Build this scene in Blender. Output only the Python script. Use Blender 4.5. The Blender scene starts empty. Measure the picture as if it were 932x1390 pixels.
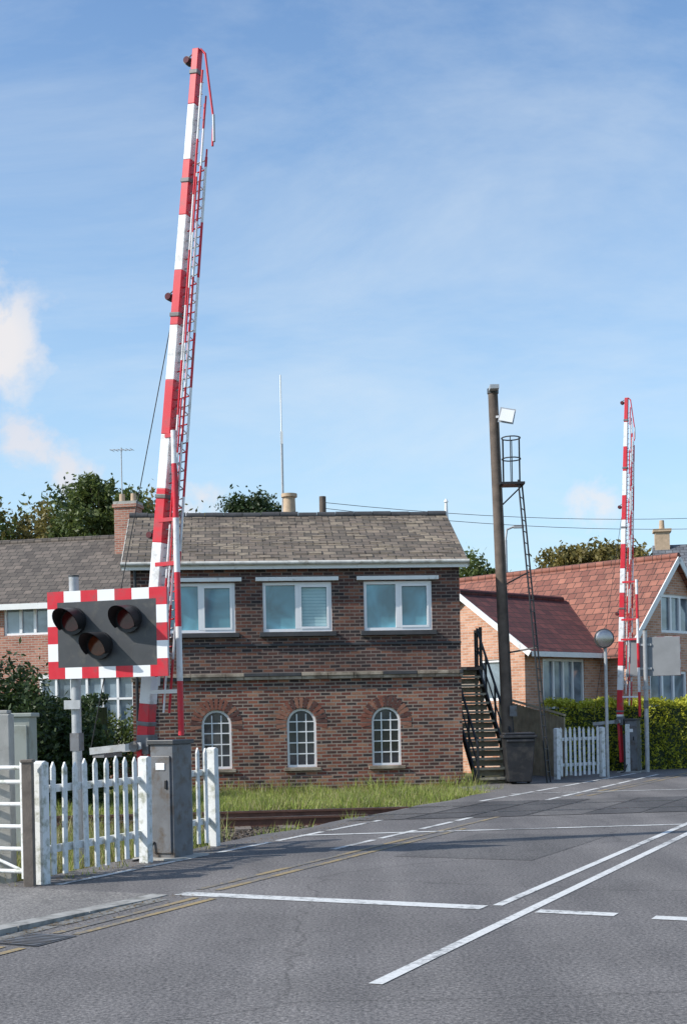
import bpy, math, random
import numpy as np
from mathutils import Vector, Matrix
from mathutils.geometry import tessellate_polygon
random.seed(7); rng=np.random.default_rng(7)
sc=bpy.context.scene
# ------------------------------------------------------------------ materials
def nt(name):
    m=bpy.data.materials.new(name); m.use_nodes=True
    n=m.node_tree; b=n.nodes['Principled BSDF']; return m,n,b
def sc3(c,k): return (min(1,c[0]*k),min(1,c[1]*k),min(1,c[2]*k),1)
def ramp(n,fac,stops,interp='LINEAR'):
    r=n.nodes.new('ShaderNodeValToRGB'); r.color_ramp.interpolation=interp
    e=r.color_ramp.elements
    while len(e)>1: e.remove(e[-1])
    e[0].position=stops[0][0]; e[0].color=stops[0][1]
    for p,c in stops[1:]:
        x=e.new(p); x.color=c
    n.links.new(fac,r.inputs[0]); return r.outputs[0]
def noise(n,vec,scale,detail=4,rough=.55,dist=0):
    t=n.nodes.new('ShaderNodeTexNoise'); t.inputs['Scale'].default_value=scale
    t.inputs['Detail'].default_value=detail; t.inputs['Roughness'].default_value=rough
    t.inputs['Distortion'].default_value=dist
    n.links.new(vec,t.inputs['Vector']); return t.outputs['Fac']
def mix(n,fac,a,b,mode='MIX'):
    x=n.nodes.new('ShaderNodeMix'); x.data_type='RGBA'; x.blend_type=mode
    for i,v in ((0,fac),(6,a),(7,b)):
        if hasattr(v,'default_value') or hasattr(v,'is_linked'): n.links.new(v,x.inputs[i])
        else: x.inputs[i].default_value=v
    return x.outputs[2]
def bump(n,b,h,strength=.3,dist=.01):
    x=n.nodes.new('ShaderNodeBump'); x.inputs['Strength'].default_value=strength; x.inputs['Distance'].default_value=dist
    n.links.new(h,x.inputs['Height']); n.links.new(x.outputs[0],b.inputs['Normal'])
def obj(n): return n.nodes.new('ShaderNodeTexCoord').outputs['Object']
def uv(n): return n.nodes.new('ShaderNodeTexCoord').outputs['UV']
def M(name,col,rough=.6,var=.2,scale=4,metal=0,bm=0,dirt=None,dscale=3,damt=.62):
    m,n,b=nt(name); o=obj(n)
    f=noise(n,o,scale,6,.6)
    c=ramp(n,f,[(.3,sc3(col,1-var)),(.7,sc3(col,1+var))])
    if dirt:
        d=noise(n,o,dscale,8,.65)
        df=ramp(n,d,[(damt-.08,(0,0,0,1)),(damt+.1,(1,1,1,1))])
        c=mix(n,df,c,(*dirt,1))
    n.links.new(c,b.inputs['Base Color']); b.inputs['Roughness'].default_value=rough; b.inputs['Metallic'].default_value=metal
    if bm: bump(n,b,noise(n,o,scale*12,5),bm)
    return m
def brick_mat(name,cols,mortar,bw=.225,bh=.075,ms=.010,stain=.35,bs=.4):
    m,n,b=nt(name); u0=uv(n)
    tn=n.nodes.new('ShaderNodeTexNoise'); tn.inputs['Scale'].default_value=2.2; n.links.new(u0,tn.inputs['Vector'])
    vm=n.nodes.new('ShaderNodeVectorMath'); vm.operation='MULTIPLY_ADD'; vm.inputs[1].default_value=(.02,.02,0); n.links.new(tn.outputs['Color'],vm.inputs[0]); n.links.new(u0,vm.inputs[2]); u=vm.outputs[0]
    t=n.nodes.new('ShaderNodeTexBrick'); n.links.new(u,t.inputs['Vector'])
    t.inputs['Color1'].default_value=(0,0,0,1); t.inputs['Color2'].default_value=(1,1,1,1); t.inputs['Mortar'].default_value=(0.5,.5,.5,1)
    t.inputs['Scale'].default_value=1; t.inputs['Mortar Size'].default_value=ms; t.inputs['Mortar Smooth'].default_value=.2
    t.inputs['Brick Width'].default_value=bw; t.inputs['Row Height'].default_value=bh; t.inputs['Bias'].default_value=0
    k=len(cols); stops=[(i/k,(*c,1)) for i,c in enumerate(cols)]
    c=ramp(n,t.outputs['Color'],stops,'CONSTANT')
    f2=noise(n,u,40,4); c=mix(n,.5,c,ramp(n,f2,[(.3,(.55,.55,.55,1)),(.7,(1.5,1.5,1.5,1))]),'MULTIPLY')
    c=mix(n,t.outputs['Fac'],c,(*mortar,1))
    f3=noise(n,u,.9,7,.65); c=mix(n,stain,c,ramp(n,f3,[(.3,(.42,.40,.40,1)),(.65,(1.35,1.3,1.25,1))]),'MULTIPLY')
    f4=noise(n,u,3.5,8,.7); c=mix(n,ramp(n,f4,[(.60,(0,0,0,1)),(.74,(.45,.45,.45,1))]),c,(mortar[0]*1.1,mortar[1]*1.08,mortar[2]*1.05,1))
    n.links.new(c,b.inputs['Base Color']); b.inputs['Roughness'].default_value=.9
    inv=n.nodes.new('ShaderNodeMath'); inv.operation='SUBTRACT'; inv.inputs[0].default_value=1; n.links.new(t.outputs['Fac'],inv.inputs[1])
    bump(n,b,inv.outputs[0],bs,.012)
    return m
def tile_mat(name,c1,c2,c3,w=.3,h=.2,lich=None,lamt=.6):
    m,n,b=nt(name); u=uv(n)
    t=n.nodes.new('ShaderNodeTexBrick'); n.links.new(u,t.inputs['Vector'])
    t.inputs['Color1'].default_value=(0,0,0,1); t.inputs['Color2'].default_value=(1,1,1,1); t.inputs['Mortar'].default_value=(0,0,0,1)
    t.inputs['Scale'].default_value=1; t.inputs['Mortar Size'].default_value=.012
    t.inputs['Brick Width'].default_value=w; t.inputs['Row Height'].default_value=h
    c=ramp(n,t.outputs['Color'],[(0,(*c1,1)),(.5,(*c2,1)),(1,(*c3,1))])
    f=noise(n,u,1.3,7,.65); c=mix(n,.6,c,ramp(n,f,[(.3,(.5,.5,.5,1)),(.7,(1.4,1.38,1.3,1))]),'MULTIPLY')
    if lich:
        g=noise(n,u,5,8,.75); c=mix(n,ramp(n,g,[(lamt-.06,(0,0,0,1)),(lamt+.08,(.7,.7,.7,1))]),c,(*lich,1))
    c=mix(n,t.outputs['Fac'],c,(.02,.018,.016,1))
    n.links.new(c,b.inputs['Base Color']); b.inputs['Roughness'].default_value=.85
    s=n.nodes.new('ShaderNodeSeparateXYZ'); n.links.new(u,s.inputs[0])
    fr=n.nodes.new('ShaderNodeMath'); fr.operation='DIVIDE'; fr.inputs[1].default_value=h; n.links.new(s.outputs[1],fr.inputs[0])
    f2=n.nodes.new('ShaderNodeMath'); f2.operation='FRACT'; n.links.new(fr.outputs[0],f2.inputs[0])
    f3=n.nodes.new('ShaderNodeMath'); f3.operation='SUBTRACT'; f3.inputs[0].default_value=1; n.links.new(f2.outputs[0],f3.inputs[1])
    bump(n,b,f3.outputs[0],.7,.03)
    return m
def glass_mat(name,col):
    m,n,b=nt(name); o=obj(n)
    f=noise(n,o,1.1,3,.5,.6)
    c=ramp(n,f,[(.35,sc3(col,.45)),(.62,sc3(col,1.25))])
    n.links.new(c,b.inputs['Base Color']); b.inputs['Roughness'].default_value=.06; b.inputs['IOR'].default_value=1.6
    b.inputs['Specular IOR Level'].default_value=.9
    bump(n,b,noise(n,o,2.5,2),.06,.02)
    return m
def leaf_mat(name,dark,light,s=1.3):
    m,n,b=nt(name); o=obj(n)
    f=noise(n,o,s,3,.6); g=noise(n,o,s*9,2,.5)
    a=n.nodes.new('ShaderNodeMath'); a.operation='ADD'; n.links.new(f,a.inputs[0]); n.links.new(g,a.inputs[1])
    h=n.nodes.new('ShaderNodeMath'); h.operation='MULTIPLY'; h.inputs[1].default_value=.5; n.links.new(a.outputs[0],h.inputs[0])
    c=ramp(n,h.outputs[0],[(.36,(*dark,1)),(.64,(*light,1))])
    n.links.new(c,b.inputs['Base Color']); b.inputs['Roughness'].default_value=.55
    tr=n.nodes.new('ShaderNodeBsdfTranslucent'); n.links.new(c,tr.inputs[0])
    ms=n.nodes.new('ShaderNodeMixShader'); ms.inputs[0].default_value=.3
    n.links.new(b.outputs[0],ms.inputs[1]); n.links.new(tr.outputs[0],ms.inputs[2])
    n.links.new(ms.outputs[0],n.nodes['Material Output'].inputs[0])
    return m
def asphalt_mat(name,col,crack=True):
    m,n,b=nt(name); o=obj(n)
    f=noise(n,o,.55,6,.65); c=ramp(n,f,[(.3,sc3(col,.80)),(.7,sc3(col,1.15))])
    g=noise(n,o,38,3,.85); c=mix(n,.85,c,ramp(n,g,[(.36,(.36,.36,.36,1)),(.5,(1,1,1,1)),(.64,(1.9,1.86,1.8,1))]),'MULTIPLY')
    mp=n.nodes.new('ShaderNodeMapping'); mp.inputs['Rotation'].default_value=(0,0,math.radians(25.3)); mp.inputs['Scale'].default_value=(1.6,.10,1); n.links.new(o,mp.inputs[0])
    w=noise(n,mp.outputs[0],1.0,4,.5); c=mix(n,.7,c,ramp(n,w,[(.35,(.76,.76,.77,1)),(.65,(1.18,1.17,1.15,1))]),'MULTIPLY')
    sp_=noise(n,o,3.2,7,.72); c=mix(n,.7,c,ramp(n,sp_,[(.57,(1,1,1,1)),(.72,(.66,.66,.67,1))]),'MULTIPLY')
    if crack:
        v=n.nodes.new('ShaderNodeTexVoronoi'); v.feature='DISTANCE_TO_EDGE'; v.inputs['Scale'].default_value=.35
        d=n.nodes.new('ShaderNodeMix'); d.data_type='RGBA'; d.inputs[0].default_value=.35
        tn=n.nodes.new('ShaderNodeTexNoise'); tn.inputs['Scale'].default_value=1.5; tn.inputs['Detail'].default_value=6; n.links.new(o,tn.inputs['Vector'])
        n.links.new(o,d.inputs[6]); n.links.new(tn.outputs['Color'],d.inputs[7]); n.links.new(d.outputs[2],v.inputs['Vector'])
        cr=ramp(n,v.outputs[0],[(0,(.5,.5,.5,1)),(.005,(1,1,1,1))]); c=mix(n,.6,c,cr,'MULTIPLY')
    n.links.new(c,b.inputs['Base Color']); b.inputs['Roughness'].default_value=.9; b.inputs['Specular IOR Level'].default_value=.3
    bump(n,b,noise(n,o,70,3,.8),.6,.008)
    return m
def paint_line(name,col,base,thr=.44):
    m,n,b=nt(name); o=obj(n)
    f=noise(n,o,14,8,.75); g=noise(n,o,1.2,4)
    a=n.nodes.new('ShaderNodeMath'); a.operation='ADD'; n.links.new(f,a.inputs[0]); n.links.new(g,a.inputs[1])
    h=n.nodes.new('ShaderNodeMath'); h.operation='MULTIPLY'; h.inputs[1].default_value=.5; n.links.new(a.outputs[0],h.inputs[0])
    c=ramp(n,h.outputs[0],[(thr-.05,(*base,1)),(thr+.04,(*col,1))])
    c=mix(n,.6,c,ramp(n,noise(n,o,30,4,.8),[(.4,(.7,.7,.7,1)),(.55,(1,1,1,1))]),'MULTIPLY')
    n.links.new(c,b.inputs['Base Color']); b.inputs['Roughness'].default_value=.75
    return m

BR_UP=brick_mat('brick_dark',[(.055,.032,.03),(.11,.047,.036),(.035,.026,.027),(.15,.058,.04),(.08,.04,.035),(.19,.085,.055),(.06,.035,.032)],(.19,.155,.135),ms=.011,stain=.6)
BR_LO=brick_mat('brick_mixed',[(.20,.062,.04),(.08,.04,.034),(.25,.092,.056),(.045,.031,.03),(.16,.054,.038),(.30,.145,.09),(.09,.042,.034)],(.28,.235,.195),ms=.012,stain=.65)
BR_OR=brick_mat('brick_orange',[(.54,.28,.18),(.47,.23,.14),(.60,.33,.22)],(.52,.44,.37),stain=.3)
BR_RD=brick_mat('brick_red',[(.38,.16,.11),(.32,.13,.09),(.44,.20,.14)],(.40,.35,.30),stain=.3)
ROOF_BOX=tile_mat('stone_slate',(.11,.09,.07),(.18,.14,.11),(.26,.21,.155),.32,.2,lich=(.065,.06,.045),lamt=.57)
ROOF_RED=tile_mat('red_tile',(.20,.075,.055),(.25,.10,.072),(.32,.13,.09),.3,.26,lich=(.10,.055,.045),lamt=.64)
ROOF_DK=tile_mat('dark_red_tile',(.085,.024,.026),(.11,.032,.03),(.15,.044,.04),.3,.28)
ROOF_BR=tile_mat('brown_tile',(.085,.07,.06),(.12,.10,.085),(.16,.13,.11),.3,.26,lich=(.06,.055,.05))
SLATE=tile_mat('blue_slate',(.10,.11,.13),(.13,.14,.16),(.16,.17,.19),.3,.22)
WHITE=M('white_paint',(.80,.80,.78),.5,.06,3,dirt=(.45,.43,.38),dscale=6,damt=.66)
OFFW=M('weathered_white_paint',(.55,.54,.50),.6,.15,5,dirt=(.3,.28,.24),dscale=6,damt=.56)
WHITEUP=M('white_upvc',(.84,.84,.84),.35,.03,3)
BWHITE=M('barrier_white',(.78,.78,.79),.45,.07,5,dirt=(.42,.41,.39),dscale=5,damt=.6)
BRED=M('barrier_red',(.62,.012,.03),.42,.16,5,dirt=(.36,.05,.06),dscale=5,damt=.57)
FENCEW=M('fence_white',(.76,.77,.76),.6,.1,9,dirt=(.34,.35,.28),dscale=9,damt=.57)
GREY=M('grey_steel',(.15,.155,.165),.5,.2,5,dirt=(.10,.075,.055),dscale=6,damt=.56)
LGREY=M('galvanised',(.42,.43,.44),.45,.15,9,metal=.3,dirt=(.3,.27,.22),dscale=10,damt=.64)
SIGNBK=M('sign_back_grey',(.23,.24,.25),.6,.1,3)
DGREY=M('dark_grey',(.05,.053,.058),.45,.15,5,dirt=(.09,.085,.075),dscale=6,damt=.6)
BLACK=M('black_steel',(.018,.018,.02),.5,.2,5)
BINP=M('bin_plastic',(.022,.022,.025),.45,.25,3,dirt=(.06,.055,.05),dscale=5,damt=.56)
LENS=M('lamp_lens_red',(.10,.012,.012),.15,.2,20)
LENSA=M('lamp_lens_amber',(.14,.03,.01),.15,.2,20)
CONC=M('concrete',(.38,.37,.34),.85,.15,7,bm=.3,dirt=(.2,.19,.16),dscale=5)
KERB=M('kerb_concrete',(.33,.32,.295),.85,.2,6,bm=.3,dirt=(.15,.145,.13),dscale=4,damt=.55)
GUT=M('gutter_concrete',(.20,.195,.18),.85,.2,6,bm=.3,dirt=(.10,.095,.085),dscale=4,damt=.55)
CREAM=M('cabinet_cream',(.36,.38,.34),.5,.08,4,dirt=(.25,.25,.2))
WOOD=M('weathered_wood',(.17,.14,.115),.85,.3,6,bm=.4)
WOODF=M('fence_wood',(.40,.33,.22),.85,.25,5,bm=.3)
TREAD=M('tread_timber',(.42,.37,.27),.8,.2,5,bm=.3)
POLEW=M('pole_wood',(.12,.092,.074),.85,.35,4,bm=.5)
STONE=M('stone_band',(.20,.155,.115),.85,.4,5,bm=.4,dirt=(.42,.35,.27),dscale=3,damt=.50)
SILL=M('slate_sill',(.055,.055,.058),.7,.25,5)
VOUS=[M('voussoir_a',(.22,.082,.054),.9,.25,9),M('voussoir_b',(.11,.05,.04),.9,.25,9),M('voussoir_c',(.28,.13,.085),.9,.25,9)]
GLASS=glass_mat('glass_sky',(.10,.30,.38)); GLASSD=glass_mat('glass_dark',(.05,.055,.065)); GLASSH=glass_mat('glass_house',(.20,.26,.31))  # glass_sky: sky reflection put into the base colour as a cyan tint
CURT=M('blind',(.40,.58,.60),.8,.08,3)
ASPH=asphalt_mat('asphalt',(.150,.142,.140)); PAVE=asphalt_mat('pavement_asphalt',(.20,.19,.18),False)
PANEL=asphalt_mat('crossing_panel',(.08,.078,.08),False)
PATCH=asphalt_mat('asphalt_patch',(.118,.113,.112),False)
LINE=paint_line('road_paint',(.64,.64,.62),(.2,.2,.2),.455); LINEF=paint_line('road_paint_worn',(.62,.62,.60),(.18,.18,.18),.48)
YEL=paint_line('yellow_paint_worn',(.34,.25,.12),(.15,.145,.14),.50)
RAIL=M('rail_rust',(.11,.05,.033),.7,.3,8); RAILT=M('rail_head',(.40,.38,.37),.25,.1,8,metal=.9)
BALL=M('ballast',(.13,.105,.085),.95,.5,14,bm=1)
GROUND=M('grass_ground',(.10,.11,.035),.95,.4,1.2,bm=.5,dirt=(.14,.12,.07),dscale=2)
LEAF_D=leaf_mat('leaf_dark',(.012,.026,.008),(.06,.10,.025)); LEAF_G=leaf_mat('leaf_green',(.04,.065,.015),(.16,.20,.05))
LEAF_Y=leaf_mat('leaf_autumn',(.08,.075,.018),(.28,.22,.06)); LEAF_H=leaf_mat('leaf_hedge_gold',(.16,.20,.012),(.62,.60,.05),3)
LITTER=leaf_mat('leaf_litter',(.10,.06,.02),(.26,.17,.06),3)
GRASS=leaf_mat('grass_blades',(.15,.21,.03),(.40,.46,.10),1.2); GRASSDRY=leaf_mat('grass_dry',(.17,.16,.06),(.47,.41,.20),1.5)
BARK=M('bark',(.09,.07,.055),.9,.3,8,bm=.5)
TERRA=M('clay_pot',(.46,.34,.23),.8,.2,6)
# ------------------------------------------------------------------ mesh builder
class MB:
    def __init__(s): s.v=[];s.f=[];s.m=[];s.sm=[];s.mats=[]
    def add(s,vs,fs,mat,smooth=False):
        if mat not in s.mats: s.mats.append(mat)
        i=s.mats.index(mat); o=len(s.v)
        s.v+= [Vector(p) for p in vs]
        for f in fs: s.f.append([k+o for k in f]); s.m.append(i); s.sm.append(smooth)
    def box(s,c,d,mat,rz=0,bev=0):
        c=Vector(c); R=Matrix.Rotation(rz,3,'Z'); x,y,z=d[0]/2,d[1]/2,d[2]/2
        vs=[c+R@Vector((a*x,b*y,e*z)) for e in(-1,1) for a,b in((-1,-1),(1,-1),(1,1),(-1,1))]
        s.add(vs,[(3,2,1,0),(4,5,6,7),(0,1,5,4),(1,2,6,5),(2,3,7,6),(3,0,4,7)],mat)
    def beam(s,p0,p1,a,b,mat,a1=None,b1=None,ref=(1,0,0)):
        p0=Vector(p0);p1=Vector(p1); d=(p1-p0).normalized(); r=Vector(ref); x=(r-d*r.dot(d))
        if x.length<1e-3: r=Vector((0,1,0)); x=(r-d*r.dot(d))
        x.normalize(); y=d.cross(x); a1=a if a1 is None else a1; b1=b if b1 is None else b1
        vs=[p0+x*a/2*i+y*b/2*j for i,j in((-1,-1),(1,-1),(1,1),(-1,1))]+[p1+x*a1/2*i+y*b1/2*j for i,j in((-1,-1),(1,-1),(1,1),(-1,1))]
        s.add(vs,[(3,2,1,0),(4,5,6,7),(0,1,5,4),(1,2,6,5),(2,3,7,6),(3,0,4,7)],mat)
    def cyl(s,p0,p1,r0,mat,r1=None,n=12,caps=True):
        p0=Vector(p0);p1=Vector(p1); r1=r0 if r1 is None else r1
        d=(p1-p0).normalized(); x=d.orthogonal().normalized(); y=d.cross(x)
        A=[p0+(x*math.cos(t)+y*math.sin(t))*r0 for t in [2*math.pi*i/n for i in range(n)]]
        B=[p1+(x*math.cos(t)+y*math.sin(t))*r1 for t in [2*math.pi*i/n for i in range(n)]]
        s.add(A+B,[(i,(i+1)%n,n+(i+1)%n,n+i) for i in range(n)],mat,True)
        if caps: s.add(A,[tuple(range(n-1,-1,-1))],mat); s.add(B,[tuple(range(n))],mat)
    def tube(s,pts,r,mat,n=8):
        for a,b in zip(pts[:-1],pts[1:]): s.cyl(a,b,r,mat,n=n)
    def prism(s,pts,off,mat):
        off=Vector(off); P=[Vector(p) for p in pts]; n=len(P)
        s.add(P+[p+off for p in P],[tuple(range(n)),tuple(range(2*n-1,n-1,-1))]+[(i,n+i,n+(i+1)%n,(i+1)%n) for i in range(n)],mat)
    def wall(s,outer,holes,T,depth,mat,rev=None):
        loops=[outer]+holes; flat=[p for l in loops for p in l]
        tris=tessellate_polygon([[Vector((p[0],p[1],0)) for p in l] for l in loops])
        vs=[T(p[0],p[1],0) for p in flat]; out=T(0,0,-1)-T(0,0,0); fs=[]
        for t in tris:
            a,b,c=[vs[i] for i in t]
            nn=(b-a).cross(c-a)
            if nn.length<1e-9: continue
            fs.append(tuple(t) if nn.dot(out)>0 else tuple(reversed(t)))
        s.add(vs,fs,mat)
        for l in holes:
            n=len(l); A=[T(p[0],p[1],0) for p in l]; B=[T(p[0],p[1],depth) for p in l]
            s.add(A+B,[(i,(i+1)%n,n+(i+1)%n,n+i) for i in range(n)],rev or mat)
    def done(s,name,parent=None,loc=(0,0,0),rz=0,bevel=0):
        me=bpy.data.meshes.new(name); me.from_pydata([tuple(p) for p in s.v],[],s.f)
        for m in s.mats: me.materials.append(m)
        me.polygons.foreach_set('material_index',s.m); me.polygons.foreach_set('use_smooth',s.sm)
        me.update(); u=me.uv_layers.new(name='UVMap')
        for p in me.polygons:
            nx,ny,nz=abs(p.normal.x),abs(p.normal.y),abs(p.normal.z)
            for li in p.loop_indices:
                c=me.vertices[me.loops[li].vertex_index].co
                if nz>.45 and nz>=min(nx,ny):
                    k=1/max(nz,.3)
                    u.data[li].uv=(c.x,c.y*k) if ny>=nx else (c.y,c.x*k)
                elif nx>ny: u.data[li].uv=(c.y,c.z)
                else: u.data[li].uv=(c.x,c.z)
        o=bpy.data.objects.new(name,me); sc.collection.objects.link(o); o.location=loc; o.rotation_euler=(0,0,rz)
        if parent: o.parent=parent
        if bevel:
            b=o.modifiers.new('b','BEVEL'); b.width=bevel; b.segments=2; b.limit_method='ANGLE'
        return o
def empty(name,loc=(0,0,0),rz=0):
    e=bpy.data.objects.new(name,None); sc.collection.objects.link(e); e.location=loc; e.rotation_euler=(0,0,rz); return e
def quads_obj(name,V,mats,midx=None,parent=None,k=4):
    n=len(V)//k; me=bpy.data.meshes.new(name)
    me.vertices.add(len(V)); me.vertices.foreach_set('co',V.astype(np.float32).ravel())
    me.loops.add(n*k); me.loops.foreach_set('vertex_index',np.arange(n*k,dtype=np.int32))
    me.polygons.add(n); me.polygons.foreach_set('loop_start',np.arange(0,n*k,k,dtype=np.int32)); me.polygons.foreach_set('loop_total',np.full(n,k,dtype=np.int32))
    for m in mats: me.materials.append(m)
    if midx is not None: me.polygons.foreach_set('material_index',midx.astype(np.int32))
    me.update(calc_edges=True); o=bpy.data.objects.new(name,me); sc.collection.objects.link(o)
    if parent: o.parent=parent
    return o
def leaf_quads(C,size):
    n=len(C); a=rng.normal(size=(n,3)); a/=np.linalg.norm(a,axis=1)[:,None]
    b=rng.normal(size=(n,3)); b-=a*(a*b).sum(1)[:,None]; b/=np.linalg.norm(b,axis=1)[:,None]
    s=(size*rng.uniform(.6,1.4,n))[:,None]
    V=np.stack([C-a*s,C+b*s*.45,C+a*s,C-b*s*.45],1).reshape(-1,3); return V
def leaf_centres(blobs,n,clumps=40,spread=.17):
    w=np.array([(b[3]*b[4]*b[5])**(2/3) for b in blobs]); w/=w.sum(); out=[]
    for b,k in zip(blobs,w):
        m=int(n*k); c=rng.normal(size=(clumps,3)); c/=np.linalg.norm(c,axis=1)[:,None]; c*=rng.uniform(.45,1.0,clumps)[:,None]
        i=rng.integers(0,clumps,m); p=c[i]+rng.normal(size=(m,3))*spread
        out.append(p*np.array(b[3:6])+np.array(b[:3]))
    return np.concatenate(out)
def tree(name,x,y,h,blobs,n,size,mat,tr=.2,clumps=45,spread=.17):
    e=empty(name,(0,0,0)); mb=MB(); base=Vector((x,y,-.15)); top=Vector((x+.2,y,h*.55))
    mb.cyl(base,top,tr,BARK,tr*.55,10)
    for b in blobs:
        s=base.lerp(top,random.uniform(.6,1)); c=Vector(b[:3]); mid=s.lerp(c,.5)+Vector((random.uniform(-.3,.3),random.uniform(-.3,.3),.2))
        mb.cyl(s,mid,tr*.4,BARK,tr*.25,8); mb.cyl(mid,c,tr*.25,BARK,tr*.1,8)
        for _ in range(7):
            d=Vector((random.gauss(0,1),random.gauss(0,1),random.gauss(.3,.8))).normalized()
            mb.cyl(mid.lerp(c,random.uniform(.3,1)),c+Vector((d.x*b[3],d.y*b[4],d.z*b[5]))*.9,tr*.09,BARK,tr*.03,5)
    mb.done('trunk_and_limbs',e)
    quads_obj('crown',leaf_quads(leaf_centres(blobs,n,clumps,spread),size),[mat],parent=e)
    return e
# ------------------------------------------------------------------ frames
RA=math.radians(25.3); rv=Vector((math.sin(RA),math.cos(RA),0)); nv=Vector((math.cos(RA),-math.sin(RA),0)); O=Vector((-1.6,12.0,0))
def R(t,s,z=0): p=O+rv*t+nv*s; p.z=z; return p
TY=math.radians(6); td=Vector((math.cos(TY),math.sin(TY),0)); tn=Vector((-math.sin(TY),math.cos(TY),0)); TO=Vector((-1.8,21.4,0))
def T_(a,b,z=0): p=TO+td*a+tn*b; p.z=z; return p
g=MB(); g.add([(-900,-400,-.15),(900,-400,-.15),(900,1200,-.15),(-900,1200,-.15)],[(0,1,2,3)],GROUND); g.done('ground')
def slab(name,pts,z,thick,mat):
    mb=MB(); P=[Vector((p.x,p.y,z)) for p in pts]
    tr=tessellate_polygon([P]); fs=[]
    for t in tr:
        a,b,c=[P[i] for i in t]; fs.append(tuple(t) if (b-a).cross(c-a).z>0 else tuple(reversed(t)))
    mb.add(P,fs,mat); n=len(P); Q=[Vector((p.x,p.y,z-thick)) for p in P]
    mb.add(P+Q,[(i,(i+1)%n,n+(i+1)%n,n+i) for i in range(n)],mat)
    return mb.done(name)
edge=[R(t,-2.07+.06*math.sin(t*2.1)+random.uniform(-.03,.03)) for t in [i*.4 for i in range(0,39)]]
slab('road',[R(-30,0),R(0,0)]+edge+[R(16.5,-3.4),R(24,-4.2),R(24,-1.6),R(90,-1.6),R(90,7),R(16,7),R(16,8.5),R(0,8.5),R(0,7),R(-30,7)],0,.25,ASPH)
def zt(t): return .1 if t<-5 else (.012 if t>-.3 else .1-(t+5)/4.7*.088)
for nm,s0,s1,k0,k1 in (('pavement',-4.2,-.16,-.16,0),('pavement',7.16,9.5,7.0,7.16)):
    mb=MB(); ts=[-30,-15,-8,-5,-4,-3,-2,-1,-.3,-.01]
    for a,b in zip(ts[:-1],ts[1:]):
        z0,z1=zt(a),zt(b)
        mb.add([R(a,s0,z0-.006),R(b,s0,z1-.006),R(b,s1,z1-.006),R(a,s1,z0-.006)],[(3,2,1,0)],PAVE)
        mb.add([R(a,s0,z0-.006),R(b,s0,z1-.006),R(b,s0,-.2),R(a,s0,-.2)],[(0,1,2,3)],PAVE)
    t=-30
    while t<-.05:
        a,b=t,min(t+.9,-.02); z0,z1=zt(a),zt(b)
        for (p,q) in ((k0,k1),):
            vs=[R(a,p,-.1),R(b-.012,p,-.1),R(b-.012,q,-.1),R(a,q,-.1),R(a,p,z0),R(b-.012,p,z1),R(b-.012,q,z1-.004),R(a,q,z0-.004)]
            mb.add(vs,[(4,5,6,7),(0,1,5,4),(1,2,6,5),(2,3,7,6),(3,0,4,7)],KERB)
        t+=.9
    mb.add([R(-.02,s0,zt(0)-.006),R(-.02,s1,zt(0)-.006),R(-.02,s1,-.1),R(-.02,s0,-.1)],[(0,1,2,3)],PAVE)
    mb.done(nm)
mb=MB(); t=-30
while t<-.3:
    b=min(t+.6,-.25); mb.add([R(t,.012,.004),R(b-.012,.012,.004),R(b-.012,.16,.004),R(t,.16,.004)],[(3,2,1,0)],GUT); t+=.6
mb.done('gutter_channel')
mb=MB(); mb.add([R(-2.62,.17,.005),R(-2.15,.17,.005),R(-2.15,.58,.005),R(-2.62,.58,.005)],[(3,2,1,0)],DGREY)
for i in range(8): mb.add([R(-2.6+i*.055,.2,.009),R(-2.6+i*.055+.03,.2,.009),R(-2.6+i*.055+.03,.55,.009),R(-2.6+i*.055,.55,.009)],[(3,2,1,0)],GREY)
mb.done('drain_cover')
mk=MB()
def strip(t0,s0,t1,s1,w,mat,z=.005):
    a=R(t0,s0,z);b=R(t1,s1,z); d=(b-a).normalized(); n=Vector((-d.y,d.x,0))*w/2
    mk.add([a-n,b-n,b+n,a+n],[(0,1,2,3)],mat)
strip(.1,.05,.1,2.95,.22,LINE); strip(.05,3.42,.05,4.05,.17,LINE); strip(.0,4.35,.0,5.0,.17,LINE); strip(.0,5.3,.0,6.0,.17,LINE); strip(0,6.3,0,6.9,.17,LINE)
strip(.24,3.02,9,3.0,.085,LINE); strip(-3,3.36,9.2,3.27,.09,LINE); strip(-9,3.4,-5,3.38,.09,LINE)
strip(13.5,3.0,60,2.9,.09,LINE); strip(13.5,3.27,60,3.15,.09,LINE)
t=.3
while t<22.5:
    s=-1.47 if t<10 else -1.47+(t-10)*.04
    strip(t,s,min(t+1.3,23),s+(.0 if t<10 else .05),.09,LINEF if t<9 else LINE); t+=1.5
t=4
while t<22:
    strip(t,-.3,t+1.2,-.3,.09,LINEF if t<8 else LINE); t+=1.4
strip(.4,.06,10,.06,.08,YEL); strip(.4,.26,7,.26,.08,YEL)
strip(-12,.34,-2.7,.34,.07,YEL); strip(-12,.52,-2.7,.52,.07,YEL); strip(-2.1,.34,-.1,.34,.07,YEL); strip(-2.1,.52,-.1,.52,.07,YEL)
strip(14,-.1,24,.3,.08,YEL); strip(14,.12,24,.5,.08,YEL)
mk.done('road_markings')
ml=MB()
for (p,q,w) in (((-.6,17.65),(8.6,18.6),.12),((3.2,25.6),(9.2,26.3),.1)):
    a=Vector((*p,.006));b=Vector((*q,.006)); d=(b-a).normalized(); n=Vector((-d.y,d.x,0))*w/2
    ml.add([a-n,b-n,b+n,a+n],[(0,1,2,3)],LINEF)
ml.done('crossing_boundary_line')
pm=MB()
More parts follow.
